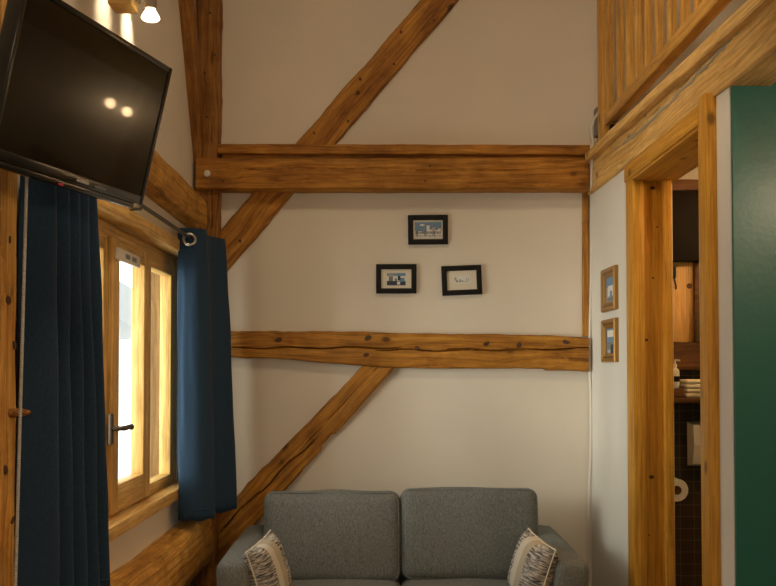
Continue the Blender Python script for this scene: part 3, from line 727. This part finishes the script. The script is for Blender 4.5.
# ------------------------------------------------------------------ pictures on the back wall
def picture(name, corners, label, art, frame='black'):
    c = [P(a, b, 'y', YB - 0.02) for a, b in corners]
    cen = sum(c, Vector()) / 4; xx = (c[1] - c[0] + c[2] - c[3]).normalized(); w = ((c[1] - c[0]).length + (c[2] - c[3]).length) / 2; hh = ((c[3] - c[0]).length + (c[2] - c[1]).length) / 2
    yy = Vector((0, 1, 0)); z = xx.cross(yy)
    root = empty(name, matrix=frame_matrix(cen, xx, yy, z)); tag(root, label, 'picture', 'black framed pictures on the back wall')
    t = 0.025
    bm = bmesh.new(); W2, H2 = w / 2, hh / 2
    add_box(bm, (-W2, 0, -H2), (-W2 + t, 0.018, H2), 0.002); add_box(bm, (W2 - t, 0, -H2), (W2, 0.018, H2), 0.002)
    add_box(bm, (-W2 + t - 0.002, 0, H2 - t), (W2 - t + 0.002, 0.018, H2), 0.002); add_box(bm, (-W2 + t - 0.002, 0, -H2), (W2 - t + 0.002, 0.018, -H2 + t), 0.002)
    obj('frame', bm, 'black', root, 30)
    obj('mount', box((-W2 + t - 0.003, 0.009, -H2 + t - 0.003), (W2 - t + 0.003, 0.013, H2 - t + 0.003)), 'cream', root)
    iw, ih = W2 - t, H2 - t
    me = bpy.data.meshes.new('print'); bm = bmesh.new(); mats = []
    for k, (m, poly) in enumerate(art):
        if m not in mats: mats.append(m)
        f = bm.faces.new([bm.verts.new((a * iw, 0.0085 - 0.00015 * k, b * ih)) for a, b in poly]); f.material_index = mats.index(m)
    bm.to_mesh(me); bm.free(); o = link('print', me, None, root)
    for m in mats: me.materials.append(M[m])
def rect(x0, z0, x1, z1): return [(x0, z0), (x1, z0), (x1, z1), (x0, z1)]
rs = random.Random(3)
art = [('blue', rect(-0.88, -0.85, 0.92, 0.8)), ('paper', rect(-0.88, -0.85, 0.92, -0.15)), ('paper', [(-0.6, 0.45), (-0.4, 0.62), (-0.2, 0.5), (-0.35, 0.38)])]
for i in range(9):
    x0 = -0.85 + i * 0.19; hh = rs.uniform(0.0, 0.65) if i > 3 else rs.uniform(-0.2, 0.05)
    art.append(('paper' if i % 3 else 'lightgrey', rect(x0, -0.6, x0 + 0.2, hh - 0.1)))
    art.append(('grey', [(x0 - 0.01, hh - 0.1), (x0 + 0.21, hh - 0.1), (x0 + 0.1, hh + 0.12)]))
    for k in range(2): art.append(('dkblue', rect(x0 + 0.03 + 0.09 * k, -0.45, x0 + 0.08 + 0.09 * k, -0.25 + 0.1 * rs.random())))
for i in range(10): art.append(('grey', rect(-0.8 + i * 0.17, -0.78 + 0.1 * rs.random(), -0.68 + i * 0.17, -0.62)))
picture('framed_picture', [(408, 215), (448, 214.5), (448, 244), (408.3, 244.3)], 'black framed print of white houses under blue sky, highest of the three', art)
art = [('paper', rect(-0.62, -0.68, 0.62, 0.62)), ('blue', rect(-0.62, 0.3, 0.62, 0.62)), ('dkblue', rect(-0.62, -0.68, 0.62, -0.22)), ('grey', rect(-0.5, -0.22, -0.22, 0.25)), ('lightgrey', rect(-0.5, 0.25, -0.2, 0.42)),
       ('blue', rect(0.2, -0.3, 0.55, 0.1)), ('dkblue', rect(0.1, -0.15, 0.28, 0.3)), ('paper', rect(0.05, -0.6, 0.25, -0.3)), ('grey', rect(-0.1, -0.22, 0.05, 0.05)), ('lightgrey', rect(-0.6, 0.5, 0.1, 0.58))]
picture('framed_picture', [(376.2, 264), (416.6, 264), (416.4, 293.3), (376, 293.4)], 'black framed small print with dark lower half, lower left of the three', art)
art = [('paper', rect(-0.55, -0.35, 0.6, 0.5)), ('lightgrey', rect(-0.4, -0.18, 0.45, -0.12)), ('grey', rect(-0.4, -0.15, -0.24, 0.0)), ('lightgrey', rect(-0.5, 0.0, -0.35, 0.35)), ('grey', rect(-0.15, -0.15, -0.06, 0.1)), ('lightgrey', rect(0.0, -0.15, 0.1, 0.02)),
       ('lightgrey', rect(0.3, -0.1, 0.36, 0.2)), ('lightgrey', rect(0.45, -0.1, 0.5, 0.25))]
picture('framed_picture', [(441.3, 266.2), (481.3, 264.6), (482.4, 294), (442.6, 295.7)], 'black framed faint pencil sketch hanging slightly crooked, lower right of the three', art)

# gilt pictures on the right wall
def gilt(pts, label, arts):
    c = P(601, (pts[0] + pts[1]) / 2, 'x', XR - 0.002)
    ya = P(600.5, 290, 'x', XR - 0.02).y; yb_ = P(613.8, 290, 'x', XR - 0.02).y
    zt = P(601, pts[0], 'x', XR - 0.02).z; zb = P(601, pts[1], 'x', XR - 0.02).z
    w = ya - yb_; hh = zt - zb
    root = empty('gilt_picture', matrix=frame_matrix(Vector((XR, (ya + yb_) / 2, (zt + zb) / 2)), Vector((0, -1, 0)), Vector((1, 0, 0)), Vector((0, 0, 1)))); tag(root, label, 'picture', 'gilt framed pictures on the right wall')
    W2, H2 = w / 2, hh / 2
    bm = bmesh.new(); rings = []
    prof = [(0.0, 0.0), (0.0, -0.026), (0.006, -0.034), (0.014, -0.032), (0.020, -0.024), (0.026, -0.026), (0.034, -0.016), (0.040, -0.010), (0.040, -0.002)]
    for d, y in prof: rings.append([bm.verts.new((sx * (W2 - d), y * 0.62, sz * (H2 - d))) for sx, sz in ((-1, -1), (1, -1), (1, 1), (-1, 1))])
    for A, B in zip(rings, rings[1:]):
        for k in range(4): bm.faces.new((A[k], A[(k + 1) % 4], B[(k + 1) % 4], B[k]))
    obj('frame', bm, 'gold', root, 20)
    bm = bmesh.new(); rings = []
    for d, y in ((0.0205, -0.0245), (0.0205, -0.0275), (0.0255, -0.0275), (0.0255, -0.0245)): rings.append([bm.verts.new((sx * (W2 - d), y * 0.62, sz * (H2 - d))) for sx, sz in ((-1, -1), (1, -1), (1, 1), (-1, 1))])
    for A, B in zip(rings, rings[1:] + rings[:1]):
        for k in range(4): bm.faces.new((A[k], A[(k + 1) % 4], B[(k + 1) % 4], B[k]))
    obj('inner_moulding', bm, 'gold_dark', root, 20)
    me = bpy.data.meshes.new('print'); bm = bmesh.new(); mats = []; iw, ih = W2 - 0.038, H2 - 0.038
    for k, (m, poly) in enumerate(arts):
        if m not in mats: mats.append(m)
        f = bm.faces.new([bm.verts.new((a * iw, -0.003 - 0.0002 * k, b * ih)) for a, b in poly]); f.material_index = mats.index(m)
    bm.to_mesh(me); bm.free(); o = link('print', me, None, root)
    for m in mats: me.materials.append(M[m])
a1 = [('lightgrey', rect(-1, -1, 1, 1)), ('blue', rect(-1, 0.2, 1, 1)), ('paper', rect(-0.6, -0.5, 0.5, 0.3)), ('blue', rect(-0.2, -0.6, 0.3, -0.1)), ('grey', rect(-0.8, -0.9, 0.9, -0.6))]
gilt((270.5, 312.5), 'small gilt framed picture on the white side wall, the upper one', a1)
a2 = [('blue', rect(-1, -1, 1, 1)), ('paper', rect(-0.8, 0.3, 0.7, 0.8)), ('grey', rect(-1, -0.6, 0.3, -0.1)), ('dkblue', rect(-0.1, -1, 1, -0.3)), ('lightgrey', rect(-0.7, -0.95, -0.1, -0.7))]
gilt((320.5, 362.5), 'small gilt framed picture on the white side wall, the lower one', a2)

# ------------------------------------------------------------------ doorway
dr = empty('door_1', (XR, 3.2, 0)); tag(dr, kind='structure'); bpy.context.view_layer.update()
def dsub(name, lo, hi, m='pine_door', bev=0.003): return wsub(name, lo, hi, m, bev, dr)
dsub('casing', (0.983, 3.615, 0.0), (XR + 0.03, 3.675, 2.20))
dsub('jamb', (0.985, 3.58, 0.0), (1.032, 3.63, 2.165))
dsub('jamb', (1.029, 3.605, 0.0), (1.116, 3.64, 2.165))
fj = [o for o in dr.children if o.name.startswith('jamb')][-1]
for px_, py_, r_ in ((652.5, 188, 0.010), (646, 340, 0.008), (651.5, 477, 0.010), (653, 278, 0.005), (657, 227, 0.004), (645, 560, 0.005), (649, 535, 0.004)):
    c_ = P(px_, py_, 'y', 3.606); kb_ = bmesh.new()
    add_lathe(kb_, [(r_ * 0.3, 0.0025), (r_ * 0.85, 0.002), (r_, -0.003)], 14, Matrix.Translation(c_) @ Matrix.Rotation(math.radians(90), 4, 'X') @ Matrix.Diagonal((1.2, 0.85, 1, 1)))
    under(obj('knot', kb_, 'knot', None, 40), fj)
dsub('door_stop', (1.108, 3.575, 0.0), (1.141, 3.63, 2.165))
dsub('head_jamb', (0.985, 2.775, 2.155), (1.165, 3.65, 2.185))
dsub('head_casing', (0.978, 2.74, 2.165), (XR + 0.01, 3.68, 2.228))
dsub('casing', (0.966, 2.705, 0.0), (XR + 0.004, 2.772, 2.236))
dsub('jamb', (0.999, 2.765, 0.0), (1.10, 2.79, 2.165))

# ------------------------------------------------------------------ bathroom beyond the door
YW = YB
ty = YW - 0.012
t = struct('wall_tiled', (1.17, ty, 0), (3.0, YW, 1.40), 'tiles')
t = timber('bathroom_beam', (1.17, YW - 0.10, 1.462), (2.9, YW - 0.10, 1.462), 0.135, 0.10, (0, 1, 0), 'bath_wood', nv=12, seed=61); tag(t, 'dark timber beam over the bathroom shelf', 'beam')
def bx(x0, y0, x1, y1, Y): a = P(x0, y1, 'y', Y); b = P(x1, y0, 'y', Y); return a, b
a, b = bx(640, 262, 740, 342, YW - 0.03)
wp = wsub('wood_panel', (a.x, YW - 0.03, a.z), (a.x + 0.35, YW, b.z), 'pine', 0.002, dr) if False else None
pnl = obj('wall_board', box((-0.2, -0.015, -(b.z - a.z) / 2), (0.27, 0.015, (b.z - a.z) / 2), 0.002), 'board', None, 30, Matrix.Translation((1.45, YW - 0.025, (a.z + b.z) / 2)))
tag(pnl, 'bright pine board with a knot on the bathroom wall', 'board')
kq = P(689.5, 286, 'y', YW - 0.04)
kbm = bmesh.new(); add_lathe(kbm, [(0.004, 0.003), (0.013, 0.002), (0.015, -0.004)], 14, Matrix.Translation(kq) @ Matrix.Rotation(math.radians(90), 4, 'X'))
bpy.context.view_layer.update(); k = under(obj('knot', kbm, 'bath_wood', None, 40), pnl); k['label'] = 'round dark knot in the board'
a, b = bx(660, 192, 740, 262, YW - 0.05)
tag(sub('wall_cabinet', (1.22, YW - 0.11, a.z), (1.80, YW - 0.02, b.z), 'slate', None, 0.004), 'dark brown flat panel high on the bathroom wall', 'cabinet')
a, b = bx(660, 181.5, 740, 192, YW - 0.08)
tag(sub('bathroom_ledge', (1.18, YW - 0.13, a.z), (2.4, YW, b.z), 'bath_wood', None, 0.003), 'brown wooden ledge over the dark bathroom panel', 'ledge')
# hook
hq = P(674.5, 274, 'y', YW - 0.06)
bm = bmesh.new(); add_box(bm, hq + Vector((-0.012, 0, -0.02)), hq + Vector((0.008, 0.03, 0.035)), 0.002); add_tube(bm, [hq + Vector((0, 0.01, -0.015)), hq + Vector((0.004, -0.01, -0.06)), hq + Vector((-0.004, -0.03, -0.075))], 0.004, 8)
tag(obj('wall_hook', bm, 'black', None, 40), 'black hook on the bright bathroom board', 'hook')
bm = bmesh.new(); q = P(699, 307, 'y', YW - 0.10); q1 = P(699, 341, 'y', YW - 0.10)
add_tube(bm, [q, q1], 0.0065, 10); add_tube(bm, [q + Vector((-0.006, 0, -0.03)), q1 + Vector((-0.006, 0, 0))], 0.005, 8)
tag(obj('metal_stand', bm, 'brass', None, 40), 'thin dark metal bar in front of the bright bathroom board', 'bar')
a, b = bx(695, 262, 707, 342, YW - 0.06)
tag(sub('wooden_strip', (a.x, YW - 0.065, a.z), (a.x + 0.06, YW - 0.04, b.z), 'bath_wood', None, 0.002), 'upright dark wooden strip beside the bright bathroom board', 'strip')
zs = P(680, 403, 'y', YW - 0.18).z
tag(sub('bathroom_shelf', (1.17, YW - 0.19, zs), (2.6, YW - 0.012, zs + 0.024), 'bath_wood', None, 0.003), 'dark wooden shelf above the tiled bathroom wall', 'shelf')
tag(sub('wooden_box', (1.26, YW - 0.18, zs + 0.025), (P(684, 400, 'y', YW - 0.17).x, YW - 0.06, zs + 0.068), 'bath_wood', None, 0.003), 'small reddish brown wooden box on the bathroom shelf', 'box')
zb = zs + 0.069
bo = empty('soap_bottle', (P(675.2, 380, 'y', YW - 0.12).x, YW - 0.12, zb)); bpy.context.view_layer.update(); tag(bo, 'white pump bottle on the bathroom shelf', 'bottle')
L0 = Matrix.Translation(bo.location)
bm = bmesh.new(); add_lathe(bm, [(0.018, 0), (0.020, 0.004), (0.020, 0.075), (0.016, 0.088), (0.008, 0.094)], 20, L0); under(obj('bottle_body', bm, 'white', None, 40), bo)
bm = bmesh.new(); add_lathe(bm, [(0.008, 0.094), (0.009, 0.112), (0.004, 0.114), (0.004, 0.135)], 14, L0); add_tube(bm, [L0 @ Vector((0, 0, 0.133)), L0 @ Vector((0.02, -0.012, 0.131))], 0.004, 8); pm_ = obj('pump', bm, 'white', None, 40); under(pm_, bo)
bm = bmesh.new(); add_lathe(bm, [(0.0204, 0.03), (0.0206, 0.031), (0.0206, 0.055), (0.0204, 0.056)], 20, L0); k = under(obj('bottle_label', bm, 'slate', None, 40), bo)
zt = zs + 0.0245
for i, lb in enumerate(('cream folded towel at the bottom of the shelf stack', 'cream folded towel second from the bottom of the shelf stack', 'cream folded towel third from the bottom of the shelf stack', 'cream folded towel on top of the shelf stack')):
    x0 = P(685.5, 395, 'y', YW - 0.17).x + 0.004 * (i % 2); hgt = 0.021
    bm = box((x0, YW - 0.175, zt), (x0 + 0.21, YW - 0.04, zt + hgt), 0.0085)
    tag(obj('folded_towel', bm, 'cream', None, 50), lb, 'towel', 'folded towels on the bathroom shelf'); zt += hgt + 0.0005
# dispenser and paper roll
a, b = bx(695, 423, 712, 468, YW - 0.12)
bm = bmesh.new(); vv = []
prof = [(0, a.z), (0.075, a.z + 0.015), (0.10, (a.z + b.z) / 2), (0.09, b.z - 0.01), (0, b.z)]
for x0 in (a.x, a.x + 0.12): vv.append([bm.verts.new((x0, ty - d_, z_)) for d_, z_ in prof])
for k in range(5): bm.faces.new((vv[0][k], vv[0][(k + 1) % 5], vv[1][(k + 1) % 5], vv[1][k]))
bm.faces.new(vv[0]); bm.faces.new(vv[1])
tag(obj('soap_dispenser', bm, 'white', None, 20), 'white dispenser box on the dark tiled bathroom wall', 'dispenser')
rc = P(674, 489, 'y', YW - 0.06)
pr = empty('paper_roll', rc); bpy.context.view_layer.update(); tag(pr, 'white toilet paper roll seen end on against dark tiles', 'paper roll')
Mr = Matrix.Translation(rc + Vector((0, 0.046, 0))) @ Matrix.Rotation(math.radians(90), 4, 'X')
bm = bmesh.new(); rings = []
for (r_, z_) in ((0.022, 0), (0.052, 0), (0.054, 0.004), (0.054, 0.09), (0.052, 0.094), (0.022, 0.094)):
    rings.append([bm.verts.new(Mr @ Vector((r_ * math.cos(2 * math.pi * k / 28), r_ * math.sin(2 * math.pi * k / 28), z_))) for k in range(28)])
for A, B in zip(rings, rings[1:] + rings[:1]):
    for k in range(28): bm.faces.new((A[k], A[(k + 1) % 28], B[(k + 1) % 28], B[k]))
under(obj('paper', bm, 'paper', None, 40), pr)
bm = bmesh.new(); add_lathe(bm, [(0.021, 0.0), (0.021, 0.09)], 20, Mr); under(obj('core', bm, 'bath_wood', None, 40), pr)
# bathroom lamps
for y_, lb in ((3.99, 'glowing bathroom wall bulb nearer the door'), (4.115, 'glowing bathroom wall bulb farther from the door')):
    e = empty('bathroom_lamp', (1.92, y_, 2.0)); bpy.context.view_layer.update(); tag(e, lb, 'lamp', 'bathroom wall lamps')
    bm = bmesh.new(); bmesh.ops.create_icosphere(bm, subdivisions=3, radius=0.028, matrix=Matrix.Translation(e.location)); under(obj('bulb', bm, 'bulb_bath', None, 60), e)
    bm = bmesh.new(); add_tube(bm, [e.location + Vector((0, 0, 0.025)), e.location + Vector((0, 0, 0.405))], 0.008, 8); under(obj('stem', bm, 'chrome', None, 60), e)

# ------------------------------------------------------------------ sofa
def cushion_bm(w, d, h, r, n=18, puff=(0, 0, 0), wob=0.0, seed=0, tpr=0.0):
    """soft box centred on the origin; puff bulges the faces along x, y, z"""
    bm = bmesh.new(); bmesh.ops.create_cube(bm, size=2); bmesh.ops.subdivide_edges(bm, edges=bm.edges[:], cuts=n, use_grid_fill=True)
    E = Vector((w / 2, d / 2, h / 2)); I = Vector((max(E.x - r, 0.001), max(E.y - r, 0.001), max(E.z - r, 0.001)))
    for v in bm.verts:
        c = v.co.copy(); p = Vector((math.sin(c.x * math.pi / 2) * E.x * 0.35 + c.x * E.x * 0.65, math.sin(c.y * math.pi / 2) * E.y * 0.35 + c.y * E.y * 0.65, math.sin(c.z * math.pi / 2) * E.z * 0.35 + c.z * E.z * 0.65))
        q = Vector((max(-I.x, min(I.x, p.x)), max(-I.y, min(I.y, p.y)), max(-I.z, min(I.z, p.z)))); dv = p - q
        if dv.length > 1e-6: p = q + dv.normalized() * r if max(abs(p.x) / E.x, abs(p.y) / E.y, abs(p.z) / E.z) > 0.999 or dv.length > r else p
        fx, fy, fz = 1 - (p.x / E.x) ** 2, 1 - (p.y / E.y) ** 2, 1 - (p.z / E.z) ** 2
        p = Vector((p.x + puff[0] * p.x / E.x * max(fy, 0) * max(fz, 0), p.y + puff[1] * p.y / E.y * max(fx, 0) ** 0.6 * max(fz, 0) ** 0.6, p.z + puff[2] * p.z / E.z * max(fx, 0) * max(fy, 0)))
        if wob: p += Vector((noise.noise((p.x * 5, p.y * 5, p.z * 5 + seed)), noise.noise((p.x * 6 + 9, p.y * 5, p.z * 5 + seed)), noise.noise((p.x * 5, p.y * 5 + 7, p.z * 6 + seed)))) * wob
        if tpr: p.x *= 1 + tpr * p.z / E.z
        v.co = p
    return bm
SX = 0.064; sofa = empty('sofa', (SX, 3.92, 0)); tag(sofa, 'grey two seat fabric sofa against the back wall', 'sofa'); bpy.context.view_layer.update()
def spart(name, bm, loc, rot=(0, 0, 0), m='sofa'):
    o = obj(name, bm, m, None, 70, Matrix.Translation(loc) @ Matrix.Rotation(rot[2], 4, 'Z') @ Matrix.Rotation(rot[0], 4, 'X') @ Matrix.Rotation(rot[1], 4, 'Y'))
    bpy.context.view_layer.update(); return under(o, sofa)
spart('base', cushion_bm(1.26, 0.76, 0.20, 0.03), (SX, 3.92, 0.23))
spart('back_frame', cushion_bm(1.26, 0.15, 0.55, 0.05), (SX, 4.25, 0.46))
for s in (-1, 1):
    spart('arm', cushion_bm(0.135, 0.80, 0.52, 0.036, puff=(0.004, 0.008, 0.008), wob=0.004, seed=s), (SX + s * 0.652, 3.92, 0.395), (math.radians(1.0), s * math.radians(3.0), 0))
    spart('seat_cushion', cushion_bm(0.585, 0.66, 0.15, 0.045, puff=(0, 0.01, 0.012), wob=0.004, seed=3 + s), (SX + s * 0.294, 3.86, 0.392))
for s, zt, dx in ((-1, 0.848, 0), (1, 0.862, 0.003)):
    hC = 0.40
    bc = spart('back_cushion', cushion_bm(0.612, 0.155, hC, 0.045, n=24, puff=(0.004, 0.022, 0.010), wob=0.007, seed=20 + s, tpr=0.004), (SX + s * 0.3065 + dx, 4.085, zt - hC / 2 - 0.006), (math.radians(-10), 0, 0))
    # stitched seam running round the front edge
    pts = []; W2, H2, rr = 0.612 / 2 - 0.008, hC / 2 - 0.006, 0.045
    for cxs, czs, a0 in ((1, 1, 0), (-1, 1, 90), (-1, -1, 180), (1, -1, 270)):
        for k in range(7): a_ = math.radians(a0 + 15 * k); pts.append(Vector((cxs * (W2 - rr) + rr * math.cos(a_), -0.0655, czs * (H2 - rr) + rr * math.sin(a_))))
    sb_ = bmesh.new(); add_tube(sb_, pts, 0.003, 6, closed=True)
    sm_ = obj('seam', sb_, 'sofa', bc, 60)
for s in (-1, 1):
    for y_ in (3.60, 4.22):
        bm = bmesh.new(); add_lathe(bm, [(0.018, 0), (0.026, 0.14)], 14, Matrix.Translation((SX + s * 0.58, y_, 0.0))); under(obj('leg', bm, 'oak_dark', None, 40), sofa)

# throw pillows
def pillow(label, loc, yaw, tilt, flip, roll=0.0):
    W, H, D = 0.265, 0.262, 0.125
    mm = Matrix.Translation(loc) @ Matrix.Rotation(yaw, 4, 'Z') @ Matrix.Rotation(tilt, 4, 'X') @ Matrix.Rotation(roll, 4, 'Y')
    root = empty('throw_pillow', matrix=mm); tag(root, label, 'pillow', 'striped throw pillows on the sofa')
    bm = bmesh.new(); N = 26; g = {}
    for side in (-1, 1):
        for i in range(N + 1):
            for j in range(N + 1):
                a = 2 * i / N - 1; b = 2 * j / N - 1
                pinch = 1 - 0.07 * (1 - a * a) * abs(b) ** 3 ; pinch2 = 1 - 0.07 * (1 - b * b) * abs(a) ** 3
                th = D / 2 * (max(0, (1 - a ** 4) * (1 - b ** 4))) ** 0.55
                if (i in (0, N) or j in (0, N)) and side == 1: g[(side, i, j)] = g[(-1, i, j)]; continue
                wv = 0.004 * noise.noise((a * 3, b * 3, side))
                g[(side, i, j)] = bm.verts.new((a * W / 2 * pinch2, side * (th + wv * (th > 0.01)), b * H / 2 * pinch))
        for i in range(N):
            for j in range(N): bm.faces.new((g[(side, i, j)], g[(side, i + 1, j)], g[(side, i + 1, j + 1)], g[(side, i, j + 1)]))
    rim = [g[(-1, i, 0)].co.copy() for i in range(N)] + [g[(-1, N, j)].co.copy() for j in range(N)] + [g[(-1, N - i, N)].co.copy() for i in range(N)] + [g[(-1, 0, N - j)].co.copy() for j in range(N)]
    o = obj('cover', bm, 'pillow', root, 80)
    if flip: pass
    bm = bmesh.new(); add_tube(bm, rim, 0.0035, 6, closed=True); obj('piping', bm, 'cream', root, 80)
    return root
pillow('striped grey and cream throw pillow against the left sofa arm', (-0.478, 3.66, 0.582), math.radians(74), math.radians(-14), False, math.radians(-9))
pillow('striped grey and cream throw pillow against the right sofa arm', (0.592, 3.66, 0.590), math.radians(-73), math.radians(-14), True, math.radians(9))
